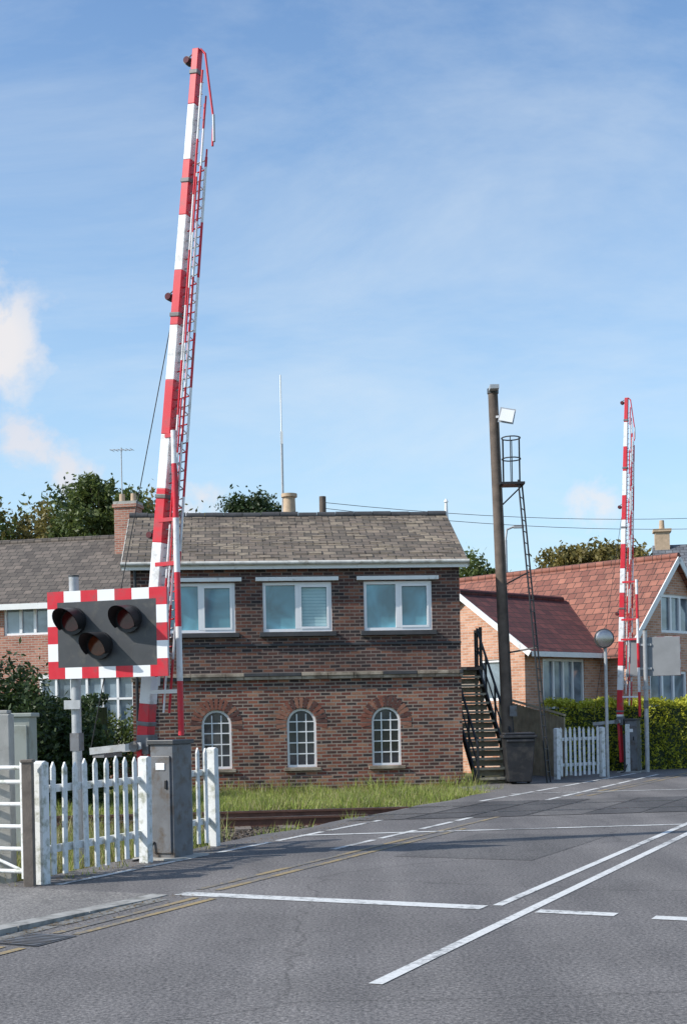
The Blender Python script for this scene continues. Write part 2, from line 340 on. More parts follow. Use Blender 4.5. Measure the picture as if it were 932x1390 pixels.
pm.add([R(3.5,.7,.003),R(6.4,.7,.003),R(6.4,2.4,.003),R(3.5,2.3,.003)],[(3,2,1,0)],PATCH)
pm.done('road_patch')
def a_at(b,s):
    base=T_(0,b); k=(base-O).dot(nv); return (s-k)/td.dot(nv)
cp=MB()
for b0,b1 in ((-1.7,-.80),(-.64,.64),(.80,1.7)):
    A0=a_at(b0,-1.95);A1=a_at(b1,-1.95)
    k=0
    while k<13:
        cp.add([T_(A0+k*.92+.02,b0,.007),T_(A0+k*.92+.89,b0,.007),T_(A1+k*.92+.89,b1,.007),T_(A1+k*.92+.02,b1,.007)],[(0,1,2,3)],PANEL if k%3 else PATCH); k+=1
cp.done('crossing_panels')
rl=MB()
for b in (-.7175,.7175):
    a0=a_at(b,-2.05); a1=a_at(b,8.4)
    for x0,x1 in ((-80,a0),(a1,90)):
        p0,p1=T_(x0,b),T_(x1,b); r=tuple(tn)
        rl.beam(p0+Vector((0,0,-.13)),p1+Vector((0,0,-.13)),.14,.02,RAIL,ref=r)
        rl.beam(p0+Vector((0,0,-.065)),p1+Vector((0,0,-.065)),.02,.11,RAIL,ref=r)
        rl.beam(p0+Vector((0,0,.006)),p1+Vector((0,0,.006)),.07,.032,RAIL,ref=r)
        rl.beam(p0+Vector((0,0,.024)),p1+Vector((0,0,.024)),.05,.004,RAILT,ref=r)
    p0,p1=T_(a0,b,.006),T_(a1,b,.006)
    rl.beam(p0,p1,.06,.008,RAILT,ref=tuple(tn))
    for g_ in (-.075,.075):
        p0,p1=T_(a0,b+g_,.004),T_(a1,b+g_,.004); rl.beam(p0,p1,.05,.004,BLACK,ref=tuple(tn))
x=-40
while x<a_at(0,-2.05)-.4:
    rl.box(T_(x,0,-.17),(.25,2.5,.12),WOOD,TY); x+=.68
x=a_at(0,8.5)+.6
while x<50:
    rl.box(T_(x,0,-.17),(.25,2.5,.12),WOOD,TY); x+=.68
rl.done('railway_track')
bl=MB()
for x0,x1 in ((-80,a_at(0,-2.05)+.9),(a_at(0,8.5)-.6,90)):
    bl.add([T_(x0,-3.2,-.142),T_(x1 if x0>0 else x1-1.7,-3.2,-.142),T_(x1+.2,1.9,-.142),T_(x0,1.9,-.142)],[(0,1,2,3)],BALL)
bl.done('ballast_bed')
n=26000; a=rng.uniform(-9,a_at(0,-2.05)+1,n); b=rng.uniform(-3.2,1.9,n)
C=np.array([[TO.x+td.x*i+tn.x*j,TO.y+td.y*i+tn.y*j,-.13] for i,j in zip(a,b)])
C=C[((C[:,0]-O.x)*nv.x+(C[:,1]-O.y)*nv.y)<-2.15]
quads_obj('ballast_stones',leaf_quads(C,.035),[BALL])
def blades(name,inside,x0,x1,y0,y1,n,h0,h1,w,mats,z=-.15,lean=.35):
    P=np.stack([rng.uniform(x0,x1,n),rng.uniform(y0,y1,n)],1)
    keep=inside(P[:,0],P[:,1]); P=P[keep]; m=len(P)
    cl=.5+.5*np.sin(P[:,0]*2.3+1.3*np.sin(P[:,1]*1.9))*np.sin(P[:,1]*2.9+P[:,0]); h=(h0+(h1-h0)*rng.random(m)*(.35+.65*cl))
    an=rng.uniform(0,6.28,m); w_=w*rng.uniform(.6,1.3,m)
    dx,dy=np.cos(an)*w_,np.sin(an)*w_; lx=rng.normal(0,lean,m)*h; ly=rng.normal(0,lean,m)*h
    A=np.stack([P[:,0]-dx,P[:,1]-dy,np.full(m,z)],1);B=np.stack([P[:,0]+dx,P[:,1]+dy,np.full(m,z)],1)
    Cc=np.stack([P[:,0]+lx,P[:,1]+ly,z+h],1)
    quads_obj(name,np.stack([A,B,Cc],1).reshape(-1,3),mats,rng.integers(0,len(mats),m),k=3)
S=lambda x,y:(x-O.x)*nv.x+(y-O.y)*nv.y
TT=lambda x,y:(x-O.x)*rv.x+(y-O.y)*rv.y
TB=lambda x,y:(x-TO.x)*tn.x+(y-TO.y)*tn.y
blades('grass_verge',lambda x,y:(TB(x,y)>1.75+.15*np.sin(x*4))&(S(x,y)<-2.2-.9*(TT(x,y)>16))&(y<28.55+.087*(x+4.5)),-9,4.2,23,29.3,75000,.06,.36,.012,[GRASS,GRASS,GRASSDRY])
blades('tall_grass',lambda x,y:(np.abs(y-28.3-.087*(x+4.5))<.3)&(S(x,y)<-3.2)&(np.sin(x*3)+np.sin(x*7.3)>-.6),-5,4,27,29.5,7000,.2,.62,.013,[GRASS,GRASS,GRASSDRY])
blades('dry_grass',lambda x,y:(TB(x,y)<-2.3)&(S(x,y)<-2.15-.9*(TT(x,y)>4.8))&(TT(x,y)>.1),-12,0,12,20.5,55000,.12,.62,.008,[GRASSDRY,GRASSDRY,GRASS])
blades('weeds',lambda x,y:(abs(S(x,y)+2.15)<.2)&(np.sin(x*5)+np.sin(y*3.1)>.1),-2.4,2,14.5,21,6500,.05,.32,.01,[GRASS],z=-.1)
blades('fence_foot_weeds',lambda x,y:(abs(S(x,y)+1.75)<.12)&(np.sin(x*9)+np.sin(y*7.1)>.2),-3.4,-1.2,12.8,16.6,2600,.03,.16,.006,[GRASS,GRASSDRY],z=0)
# leaf litter along kerb and road edge
m_=700; tt=np.concatenate([rng.uniform(-7,0,m_),rng.uniform(0,9,m_)]); s_=np.concatenate([.03+np.abs(rng.normal(0,.12,m_)),-1.8+np.abs(rng.normal(0,.18,m_))])
C=np.stack([O.x+rv.x*tt+nv.x*s_,O.y+rv.y*tt+nv.y*s_,np.full(len(tt),.012)],1); V=leaf_quads(C,.018); V[:,2]=.008+np.abs(V[:,2]-.012)*.4
quads_obj('leaf_litter',V,[LITTER])
# ------------------------------------------------------------------ signal box
SB=empty('signal_box',(-4.52,28.6,0),math.radians(5)); W=7.15; D=5.1; ZT=4.88; ZB=2.42
Tf=lambda x,z,d: Vector((x,d,z))
def rect(x0,x1,z0,z1): return [(x0,z0),(x1,z0),(x1,z1),(x0,z1)]
def arch(cx,w,z0,z1,n=10):
    r=w/2; return [(cx-r,z0),(cx+r,z0)]+[(cx+r*math.cos(math.pi*i/n),z1-r+r*math.sin(math.pi*i/n)) for i in range(n+1)]
UW=[1.48,3.58,5.78]; LW=[1.78,3.62,5.47]
wl=MB()
wl.wall(rect(0,W,-.3,ZB),[arch(c,.64,.47,1.75) for c in LW],Tf,.12,BR_LO)
wl.wall(rect(0,W,ZB,ZT),[rect(c-.75,c+.75,3.42,4.50) for c in UW],Tf,.1,BR_UP)
wl.add([(0,0,-.3),(0,D,-.3),(0,D,ZB),(0,0,ZB),(W,0,-.3),(W,D,-.3),(W,D,ZB),(W,0,ZB)],[(3,2,1,0),(4,5,6,7),(1,5,6,2)],BR_LO)
wl.add([(0,0,ZB),(0,D,ZB),(0,D,ZT),(0,0,ZT),(W,0,ZB),(W,D,ZB),(W,D,ZT),(W,0,ZT),(0,D/2,6.1),(W,D/2,6.1)],[(3,2,1,0),(4,5,6,7),(1,5,6,2),(3,2,8),(7,6,9)],BR_UP)
wl.done('walls',SB)
bd=MB()
x=-.03
while x<W:
    l=random.uniform(.35,.8); l=min(l,W+.03-x); bd.box((x+l/2,-.02-random.random()*.008,2.42),(l-.008,.09,.07),random.choice([STONE,STONE,SILL])); bd.box((x+l/2,-.035-random.random()*.008,2.492),(l-.008,.12,.07),random.choice([STONE,STONE,SILL])); x+=l
bd.box((W/2,-.012,3.14),(W+.02,.03,.05),SILL)
bd.box((W/2,-.03,.02),(W+.08,.09,.5),BR_LO)
for c in UW:
    bd.box((c,-.045,3.365),(1.66,.13,.10),SILL); bd.box((c,-.035,4.565),(1.8,.11,.085),WHITE)
for c in LW:
    bd.box((c,-.02,.43),(.8,.12,.07),STONE)
bd.done('bands_and_sills',SB,bevel=.006)
vs_=MB()
for c in LW:
    for i in range(17):
        a=math.radians(-8+196*i/16); z0=1.75-.32
        p0=Vector((c+.33*math.cos(a),-.0,z0+.33*math.sin(a))); p1=Vector((c+.56*math.cos(a),-.0,z0+.56*math.sin(a)))
        vs_.beam(p0,p1,.05,.012,random.choice(VOUS),.088,.012,ref=(-math.sin(a),0,math.cos(a)))
vs_.done('window_arches',SB)
wn=MB()
def rect_win(mb,x0,x1,z0,z1,y,T,cols=2,bar=.06,glass=GLASS,mid=.09,dep=.06):
    mb.wall(rect(x0,x1,z0,z1),[rect(x0+bar,x1-bar,z0+bar,z1-bar)],lambda a,b,d:T(a,b,d+y),dep,WHITEUP)
    w=(x1-x0-2*bar)
    mb.add([T(x0+bar,z0+bar,y+dep),T(x1-bar,z0+bar,y+dep),T(x1-bar,z1-bar,y+dep),T(x0+bar,z1-bar,y+dep)],[(0,1,2,3)],glass)
    for i in range(1,cols):
        cx=x0+bar+w*i/cols
        vs=[T(cx+a*mid/2,b,y+e) for e in(-.004,dep-.004) for a,b in((-1,z0+bar),(1,z0+bar),(1,z1-bar),(-1,z1-bar))]
        mb.add(vs,[(0,1,2,3),(0,4,5,1),(2,6,7,3),(1,5,6,2),(3,7,4,0)],WHITEUP)
for k,c in enumerate(UW):
    rect_win(wn,c-.75,c+.75,3.42,4.50,.03,Tf,2,.065)
    s0=c+.045; s1=c+.685
    wn.wall(rect(s0,s1,3.485,4.435),[rect(s0+.045,s1-.045,3.53,4.39)],lambda a,b,d:Tf(a,b,d+.018),.04,WHITEUP)
    if k==1:
        for j in range(12): z=3.545+j*.07; wn.add([(c+.1,.0885,z),(c+.63,.0885,z),(c+.63,.083,z+.062),(c+.1,.083,z+.062)],[(0,1,2,3)],CURT)
for c in LW:
    wn.wall(arch(c,.64,.47,1.75),[arch(c,.54,.52,1.70)],lambda a,b,d:Tf(a,b,d+.05),.04,WHITEUP)
    A=arch(c,.56,.5,1.72); wn.add([Tf(p[0],p[1],.095) for p in A],[tuple(range(len(A)))],GLASSD)
    for dx in (-.1,.1): wn.box((c+dx,.075,1.05),(.024,.03,1.16),WHITEUP)
    for z in (.76,1.0,1.24,1.46): wn.box((c,.073,z),(.55,.028,.024),WHITEUP)
wn.done('windows',SB)
rf=MB(); ex=.17; oy=.17; zr=6.33; ze=4.93; y0=-oy; ym=D/2; y1=D+oy
for ya,yb in ((y0,ym),(y1,ym)):
    rf.add([(-ex,ya,ze),(W+ex,ya,ze),(W+ex,yb,zr),(-ex,yb,zr),(-ex,ya,ze-.06),(W+ex,ya,ze-.06),(W+ex,yb,zr-.06),(-ex,yb,zr-.06)],
      [(0,1,2,3) if ya<yb else (3,2,1,0),(7,6,5,4),(0,4,5,1),(1,5,6,2),(3,7,4,0)],ROOF_BOX)
for r in range(14):
    for i in range(24):
        if random.random()<.5:
            f=(r+.5)/14; yy=y0+(ym-y0)*f; zz_=ze+(zr-ze)*f; xx=-ex+.16+i*.31+(r%2)*.15
            if xx>W: continue
            sl=(zr-ze)/(ym-y0); th=.008+random.random()*.02
            rf.add([(xx-.15,yy-.1,zz_-.1*sl+th),(xx+.15,yy-.1,zz_-.1*sl+th),(xx+.15,yy+.1,zz_+.1*sl+.002),(xx-.15,yy+.1,zz_+.1*sl+.002),(xx-.15,yy-.1,zz_-.1*sl),(xx+.15,yy-.1,zz_-.1*sl)],[(0,1,2,3),(0,4,5,1)],ROOF_BOX)
rf.done('roof',SB)
ft=MB()
ft.box((W/2,-oy+.02,4.84),(W+.34,.03,.13),WHITE); ft.box((W/2,-oy/2,4.87),(W+.3,oy-.04,.02),WHITE)
ft.cyl((-ex-.02,-oy-.05,4.90),(W+ex+.02,-oy-.05,4.90),.045,OFFW)
for i in range(17): dz=random.uniform(-.012,.012); ft.cyl((-ex+i*.44,ym,zr+dz),(-ex+i*.44+.425,ym,zr+dz),.085,SILL,n=10)
for xx in (-ex-.01,W+ex+.01):
    for ya,yb in ((y0,ym),(y1,ym)): ft.beam((xx,ya,ze-.1),(xx,yb,zr-.1),.03,.10,OFFW,ref=(1,0,0))
ft.cyl((W+ex,ym,zr-.1),(W+ex,ym,zr+.30),.05,WHITE,.03); ft.cyl((W+ex,ym,zr+.30),(W+ex,ym,zr+.38),.06,WHITE,.01)
ft.cyl((.1,-.07,4.8),(.1,-.07,-.1),.035,BLACK)
ft.done('gutter_and_trim',SB)
st=MB()
st.cyl((3.58,ym+.1,6.1),(3.58,ym+.1,6.78),.16,TERRA,.14,14); st.cyl((3.58,ym+.1,6.78),(3.58,ym+.1,6.86),.19,TERRA,.19,14)
st.done('flue_stack',SB)
am=MB(); am.cyl((3.44,ym+.35,5.9),(3.44,ym+.35,8.3),.03,LGREY); am.cyl((3.44,ym+.35,8.3),(3.44,ym+.35,9.75),.017,WHITEUP)
am.box((3.44,ym+.35,8.25),(.06,.06,.3),WHITE)
am.done('radio_antenna',SB)
dr=MB(); dr.box((W+.02,3.4,3.65),(.05,.9,2.0),WHITE); dr.box((W+.05,3.4,4.1),(.02,.6,.7),GLASSD); dr.done('door',SB)
# staircase
ss=empty('staircase'); m=MB()
top=Vector((2.86,32.2,2.65)); bot=Vector((3.35,29.3,-.1)); N=13
side=Vector(((bot-top).y,-(bot-top).x,0)).normalized()*-.42
for i in range(N+1):
    p=top.lerp(bot,i/N); d=Vector((bot.x-top.x,bot.y-top.y,0)).normalized(); an=math.atan2(side.y,side.x)
    m.box(p,(.84,.24,.05),TREAD,an)
    if i<N: m.box(p+Vector((0,0,-.1))-d*.1,(.82,.02,.13),TREAD,an)
m.done('treads',ss)
m=MB()
for sgn in (-1,1):
    o=side*sgn
    m.beam(top+o,bot+o,.04,.20,BLACK,ref=tuple(side))
    m.beam(top+o+Vector((0,0,.95)),bot+o+Vector((0,0,.95)),.04,.05,BLACK,ref=tuple(side))
    m.beam(top+o+Vector((0,0,.5)),bot+o+Vector((0,0,.5)),.025,.03,BLACK,ref=tuple(side))
    for k in (0,.25,.5,.75,1): p=top.lerp(bot,k)+o; m.box(p+Vector((0,0,.45)),(.045,.045,1.05),BLACK)
m.box((2.9,32.8,2.65),(1.0,1.4,.08),WOOD)
for x_,y_ in ((3.35,32.2),(3.35,33.4)): m.box((x_,y_,1.7),(.07,.07,3.9),BLACK)
m.beam((3.35,32.2,3.6),(3.35,33.4,3.6),.05,.06,BLACK); m.beam((3.35,32.2,3.15),(3.35,33.4,3.15),.03,.05,BLACK)
m.done('stringers_and_handrails',ss)
# ------------------------------------------------------------------ left house
H=empty('brick_house',(-5.6,41,0),math.radians(180-12))
Th=lambda x,z,d: Vector((x,-d,z))
m=MB(); Lh=10; Dh=7; ez=5.35; rz_=7.75
m.wall(rect(0,Lh,-.3,ez),[rect(3.6,5.2,4.3,5.2),rect(7,8.6,4.3,5.2),rect(3.6,5.4,1.2,2.4),rect(.8,1.9,4.3,5.2)],Th,.1,BR_RD)
m.add([(0,0,-.3),(0,-Dh,-.3),(0,-Dh,ez),(0,0,ez),(0,-Dh/2,rz_-.1)],[(0,1,2,3),(3,2,4)],BR_RD)
m.add([(Lh,0,-.3),(Lh,-Dh,-.3),(Lh,-Dh,ez),(Lh,0,ez),(Lh,-Dh/2,rz_-.1)],[(0,1,2,3),(3,2,4)],BR_RD)
m.add([(0,-Dh,-.3),(Lh,-Dh,-.3),(Lh,-Dh,ez),(0,-Dh,ez)],[(0,1,2,3)],BR_RD)
m.done('walls',H)
m=MB()
for a,b in ((.35,-Dh/2),(-Dh-.35,-Dh/2)):
    m.add([(-.2,a,ez-.1),(Lh+.2,a,ez-.1),(Lh+.2,b,rz_),(-.2,b,rz_),(-.2,a,ez-.2),(Lh+.2,a,ez-.2),(Lh+.2,b,rz_-.1),(-.2,b,rz_-.1)],[(0,1,2,3),(0,4,5,1),(4,5,6,7),(0,3,7,4),(1,2,6,5)],ROOF_BR)
m.done('roof',H)
m=MB()
for i in range(23): m.cyl((-.2+i*.452,-Dh/2,rz_-.02),(-.2+i*.452+.44,-Dh/2,rz_-.02),.11,ROOF_BR,n=8)
m.box((Lh/2,.34,ez-.17),(Lh+.4,.03,.18),WHITE)
m.done('ridge_and_fascia',H)
m=MB()
for x0,x1,z0,z1,c in ((3.6,5.2,4.3,5.2,3),(7,8.6,4.3,5.2,3),(3.6,5.4,1.2,2.4,3),(.8,1.9,4.3,5.2,2)): rect_win(m,x0,x1,z0,z1,.05,Th,c,.07,GLASSH)
m.done('windows',H)
m=MB(); m.box((2.0,-2.7,7.6),(.75,.6,2.1),BR_RD); m.box((2.0,-2.7,8.62),(.85,.7,.1),BR_RD); m.box((2.0,-2.7,8.72),(.8,.65,.1),CONC)
for dx in (-.2,.2): m.cyl((2+dx,-2.7,8.75),(2+dx,-2.7,9.05),.1,TERRA,.09)
m.cyl((2.2,-2.7,8.7),(2.2,-2.7,10.6),.02,LGREY); m.cyl((1.8,-2.7,10.5),(2.6,-2.7,10.55),.014,LGREY)
for i in range(6): m.cyl((1.82+i*.14,-2.9,10.52),(1.82+i*.14,-2.5,10.52),.008,LGREY,n=5)
m.done('chimney_and_aerial',H)
m=MB()
m.box((1.6,1.0,.35),(3.0,2.0,1.0),BR_RD); m.box((1.6,1.0,2.9),(3.1,2.1,.12),WHITE)
for i in range(7): m.box((.14+i*.485,1.98,1.85),(.07,.06,2.0),WHITEUP)
m.box((1.6,1.98,.88),(3.0,.07,.08),WHITEUP); m.box((1.6,1.98,2.2),(3.0,.06,.06),WHITEUP)
m.box((1.6,1.9,1.85),(2.9,.02,1.95),GLASSH)
m.done('porch',H)
# ------------------------------------------------------------------ right house
H=empty('brick_house',(5.0,36.5,0),math.radians(44)); E=3.35
m=MB()
Tg=lambda y,z,d: Vector((d,4.4-y,z))
m.wall([(0,-.3),(4.4,-.3),(4.4,E),(2.2,4.95),(0,E)],[rect(4.4-1.6,4.4-.8,1.9,3.05),rect(.7,2.0,1.2,2.6)],Tg,.08,BR_OR)
m.wall(rect(0,3.55,-.3,E),[rect(.8,2.75,1.15,3.05)],Tf,.08,BR_OR)
Tm=lambda x,z,d: Vector((x,d-.93,z))
m.wall([(3.55,-.3),(8.51,-.3),(8.51,E+.1),(6.03,6.05),(3.55,E+.1)],[rect(5.35,7.0,3.85,5.0),rect(4.7,6.7,1.2,2.7)],Tm,.08,BR_OR)
m.add([(3.55,-.93,-.3),(3.55,9,-.3),(3.55,9,E),(3.55,-.93,E),(8.51,-.93,-.3),(8.51,9,-.3),(8.51,9,E),(8.51,-.93,E),(6.03,9,6.05)],[(3,2,1,0),(4,5,6,7),(1,5,6,8,2)],BR_OR)
m.add([(0,4.4,-.3),(3.55,4.4,-.3),(3.55,4.4,E),(0,4.4,E)],[(0,1,2,3)],BR_OR)
m.done('walls',H)
def roofp(m,pts,mat,th=.09):
    P=[Vector(p) for p in pts]; n=len(P); m.add(P+[p-Vector((0,0,th)) for p in P],[tuple(range(n)),tuple(range(2*n-1,n-1,-1))]+[(i,n+i,n+(i+1)%n,(i+1)%n) for i in range(n)],mat)
m=MB()
roofp(m,[(3.55-.35,-1.15,E+.1-.3),(6.03,-1.15,6.16),(6.03,9.2,6.16),(3.55-.35,9.2,E+.1-.3)],ROOF_RED)
roofp(m,[(8.51+.35,-1.15,E+.1-.3),(8.51+.35,9.2,E+.1-.3),(6.03,9.2,6.16),(6.03,-1.15,6.16)],ROOF_RED)
m.cyl((6.03,-1.15,6.16),(6.03,9.2,6.16),.1,ROOF_RED,n=8)
m.done('main_roof',H)
m=MB()
roofp(m,[(-.2,-.35,E-.12),(3.6,-.35,E-.12),(5.0,2.2,5.02),(-.2,2.2,5.02)],ROOF_DK)
roofp(m,[(-.2,4.75,E-.12),(-.2,2.2,5.02),(5.0,2.2,5.02),(3.6,4.75,E-.12)],ROOF_DK)
m.cyl((-.2,2.2,5.03),(4.7,2.2,5.03),.1,ROOF_DK,n=8)
m.done('wing_roof',H)
m=MB()
for y_,z_ in ((-.35,E-.2),(4.75,E-.2)): m.beam((-.215,y_,z_),(-.215,2.2,4.94),.03,.16,WHITE,ref=(1,0,0))
m.box((1.7,-.36,E-.2),(3.7,.03,.14),WHITE)
for x_ in (3.2,8.86): m.beam((x_,-1.17,E-.26),(6.03,-1.17,6.07),.03,.17,WHITE,ref=(0,1,0))
m.done('bargeboards',H)
m=MB()
rect_win(m,4.4-1.6,4.4-.8,1.9,3.05,.03,Tg,1,.07,GLASSH); rect_win(m,.7,2.0,1.2,2.6,.03,Tg,2,.07,GLASSH)
rect_win(m,.8,2.75,1.15,3.05,.03,Tf,4,.07,GLASSH,.07)
rect_win(m,5.35,7.0,3.85,5.0,.03,Tm,3,.08,GLASSH); rect_win(m,4.7,6.7,1.2,2.7,.03,Tm,3,.08,GLASSH)
m.done('windows',H)
H=empty('slate_roof_house',(15.5,56,0),math.radians(-10)); m=MB()
m.box((1.5,0,2.7),(7,7,6),BR_RD); m.done('walls',H); m=MB()
roofp(m,[(-2.3,-3.8,5.6),(5.3,-3.8,5.6),(5.3,0,8.5),(-2.3,0,8.5)],SLATE); roofp(m,[(-2.3,3.8,5.6),(-2.3,0,8.5),(5.3,0,8.5),(5.3,3.8,5.6)],SLATE); m.done('roof',H)
m=MB(); m.box((-1.9,0,8.3),(.6,.6,1.6),TERRA); m.box((-1.9,0,9.1),(.75,.75,.12),TERRA); m.cyl((-1.9,0,9.15),(-1.9,0,9.55),.12,TERRA,.1); m.done('chimney',H)
# ------------------------------------------------------------------ level crossing barrier
def barrier(loc,L,Htop):
    e=empty('level_crossing_barrier',loc,-RA)
    P0=Vector((0,0,1.39)); P1=Vector((L,0,Htop)); ax=(P1-P0); Lb=ax.length; u=ax/Lb; px=Vector((u.z,0,-u.x))
    m=MB(); k=0; st=.615; d=Lb
    def wid(q): return .145-(q/Lb)*.06
    while d>0:
        a=max(0,d-st); m.beam(P0+u*a,P0+u*d,wid(a),wid(a)*1.1,BRED if k%2==0 else BWHITE,wid(d),wid(d)*1.1); d-=st; k+=1
    for q in (.15,2.75,4.8,6.3,7.5):
        if q<Lb: m.beam(P0+u*(q-.025),P0+u*(q+.025),wid(q)+.02,wid(q)*1.1+.02,GREY)
    m.done('boom',e,bevel=.008)
    m=MB()
    def stripes(A,B,r,ph):
        v=B-A; n=max(1,int(v.length/.615))
        for i in range(n+1):
            a=min(1,i*.615/v.length); b=min(1,(i+1)*.615/v.length)
            if b>a: m.cyl(A+v*a,A+v*b,r,BRED if (i+ph)%2 else BWHITE,n=8)
    def off(q,o): return o*(1.3-.4*q/Lb)
    for o,yy,q0,q1,r,ph in ((.115,-.03,.6,Lb-.25,.013,0),(.145,.03,.4,Lb-.6,.013,1),(.18,-.02,.3,Lb-.9,.012,0),(.22,.02,.3,Lb-1.2,.015,1),(.13,.06,.9,Lb-.5,.010,1),(.16,-.06,1.4,Lb-1.4,.010,0),(.20,.05,.6,Lb-1.1,.010,0)):
        stripes(P0+u*q0+px*off(q0,o)+Vector((0,yy,0)),P0+u*q1+px*off(q1,o)+Vector((0,yy,0)),r,ph)
    q=.7; k=0
    while q<Lb-1.2:
        a=wid(q)/2; b=off(q,.22)
        m.cyl(P0+u*q+px*a,P0+u*(q+.05)+px*b+Vector((0,.02,0)),.008,LGREY if k%3 else BRED,n=6)
        if k%2: m.cyl(P0+u*(q+.06)+px*a+Vector((0,.05,0)),P0+u*(q-.06)+px*off(q,.2)+Vector((0,.05,0)),.007,BWHITE,n=6)
        q+=.105; k+=1
    while q<Lb-.3:
        m.cyl(P0+u*q+px*wid(q)/2,P0+u*(q+.03)+px*off(q,.12),.006,LGREY,n=6); q+=.13
    t=P1; m.tube([t+px*.04,t+px*.10+Vector((0,0,-.06)),t+px*.14+Vector((0,0,-.40)),t+px*.19+Vector((0,0,-.8)),t+px*.17+Vector((0,0,-1.1))],.013,BRED)
    m.tube([t+px*.19+Vector((0,0,-.75)),t+px*.19+Vector((0,0,-1.05))],.016,LGREY)
    m.done('skirt',e)
    m=MB()
    A=Vector((.52,-.06,1.40)); B=Vector((.50,-.06,4.85)); v=B-A; i=0; z=0
    while z<v.length:
        b=min(v.length,z+.615); m.cyl(A+v*(z/v.length),A+v*(b/v.length),.035,BRED if i%2==0 else BWHITE); z=b; i+=1
    for z in (1.9,3.35,3.85,4.8):
        f=(z-1.39)/(Htop-1.39); m.beam((f*L,-.06,z),(.51,-.06,z),.03,.045,BRED if z>3 else BWHITE,ref=(0,1,0))
    m.done('support_leg',e)
    m=MB()
    for q in (Lb-.12,Lb-2.75,Lb-5.45):
        if q<1: continue
        c=P0+u*q-px*(wid(q)/2+.065)
        m.box(P0+u*q-px*(wid(q)/2+.015),(.05,.04,.05),GREY)
        m.cyl(c+Vector((0,-.04,0)),c+Vector((0,.04,0)),.045,DGREY); m.cyl(c+Vector((0,-.055,0)),c+Vector((0,-.041,0)),.037,LENS)
        m.tube([c+Vector((0,0,.04)),c+Vector((.05,0,.07)),c+px*.12+Vector((0,0,.04))],.007,BLACK,6)
    m.done('boom_lamps',e)
    m=MB()
    m.box((.30,.06,.58),(.30,.40,1.44),GREY); m.box((.30,.06,1.325),(.35,.45,.05),DGREY)
    m.box((.30,-.15,.62),(.24,.025,1.1),GREY); m.box((.37,-.17,.85),(.03,.02,.10),BLACK); m.box((.30,-.168,1.05),(.12,.012,.08),WHITEUP)
    m.box((.12,.0,.45),(.05,.22,1.0),DGREY)
    m.box((.26,.08,-.08),(.6,.7,.2),CONC)
    m.cyl((-.04,-.20,1.28),(-.04,.28,1.28),.06,GREY); m.box((.02,0,1.30),(.16,.2,.22),GREY)
    m.tube([Vector((.2,-.17,.2)),Vector((.17,-.22,.1)),Vector((.15,-.3,.02)),Vector((.1,-.45,.01))],.014,BLACK,6)
    m.done('machine_cabinet',e,bevel=.01)
    m=MB()
    for yy in (-.16,.2):
        m.beam((.05,yy,1.29),(-.66,yy,1.23),.03,.08,LGREY,ref=(0,1,0))
        m.beam((-.02,yy*.6,1.3),(.03,yy*.6,.25),.05,.06,BRED,ref=(0,1,0))
    m.box((-.55,.02,1.19),(.16,.36,.07),GREY)
    m.cyl((-.66,-.16,1.23),(-.0+ (Lb-3.0)/Lb*L-.06,-.02,1.39+(Htop-1.39)*(Lb-3.0)/Lb),.006,BLACK,n=5)
    m.done('counterweight_arms',e)
    return e
barrier((-2.28,15.3,0),.877,9.1)
barrier((7.0,33.7,0),.33,9.45)
# ------------------------------------------------------------------ wig-wag traffic light
def wigwag(loc,rz,pdx,backmat,w=1.46):
    e=empty('railway_crossing_signal',loc,rz); m=MB()
    h=.98; bw=.125
    m.box((0,.03,0),(w-.01,.03,h-.01),backmat)
    m.box((0,0,0),(w-2*bw,.03,h-2*bw),DGREY)
    cw=w/7; ch=h/5
    for i in range(7):
        for zz in (-1,1): m.box((-w/2+cw*(i+.5),0,zz*(h/2-bw/2)),(cw,.032,bw),BRED if i%2==0 else WHITEUP)
    hi=h-2*bw; seg=[(-hi/2,-h/2+ch),(-h/2+ch,-h/2+2*ch),(-h/2+2*ch,h/2-2*ch),(h/2-2*ch,h/2-ch),(h/2-ch,hi/2)]
    for k,(a,b) in enumerate(seg):
        for xx in (-1,1): m.box((xx*(w/2-bw/2),0,(a+b)/2),(bw,.032,b-a),BRED if k%2==0 else WHITEUP)
    m.done('chequered_backboard',e)
    m=MB()
    for (x,z,ln) in ((-.40,.15,LENS),(.28,.15,LENS),(-.08,-.13,LENSA)):
        n=20; ro=.155; c=Vector((x,0,z))
        m.cyl((x,-.016,z),(x,-.07,z),ro,BLACK,n=24); m.cyl((x,-.07,z),(x,-.078,z),.115,ln,n=24)
        A=[];B=[]
        for i in range(n+1):
            a=math.radians(-35)+math.radians(250)*i/n; cc=Vector((math.cos(a)*.15,0,math.sin(a)*.15)); dep=.06+.22*max(0,(math.sin(a)+.6)/1.6)
            A.append(c+cc+Vector((0,-.06,0))); B.append(c+cc*.97+Vector((0,-.07-dep,-.02)))
        m.add(A+B,[(i,i+1,n+2+i,n+1+i) for i in range(n)],BLACK,True)
        A2=[p+(c-p)*.06 for p in A]; B2=[p+(Vector((c.x,p.y,c.z))-p)*.06 for p in B]
        m.add(A2+B2,[(i,i+1,n+2+i,n+1+i) for i in range(n)],BLACK,True)
    m.done('lamps_and_hoods',e)
    m=MB(); zg=-loc[2]
    m.cyl((pdx,.11,zg-.1),(pdx,.11,h/2+.17),.055,LGREY,n=16); m.cyl((pdx,.11,h/2+.17),(pdx,.11,h/2+.19),.06,DGREY,n=16)
    for z in (-.3,.3): m.box((pdx,.065,z),(.3,.04,.05),LGREY)
    m.box((pdx,.02,-.78),(.2,.02,.1),LGREY); m.box((pdx,.11,-1.2),(.11,.12,.2),GREY)
    m.done('post',e); return e
wigwag((-2.60,14.75,2.55),math.radians(-17),-.46,LGREY)
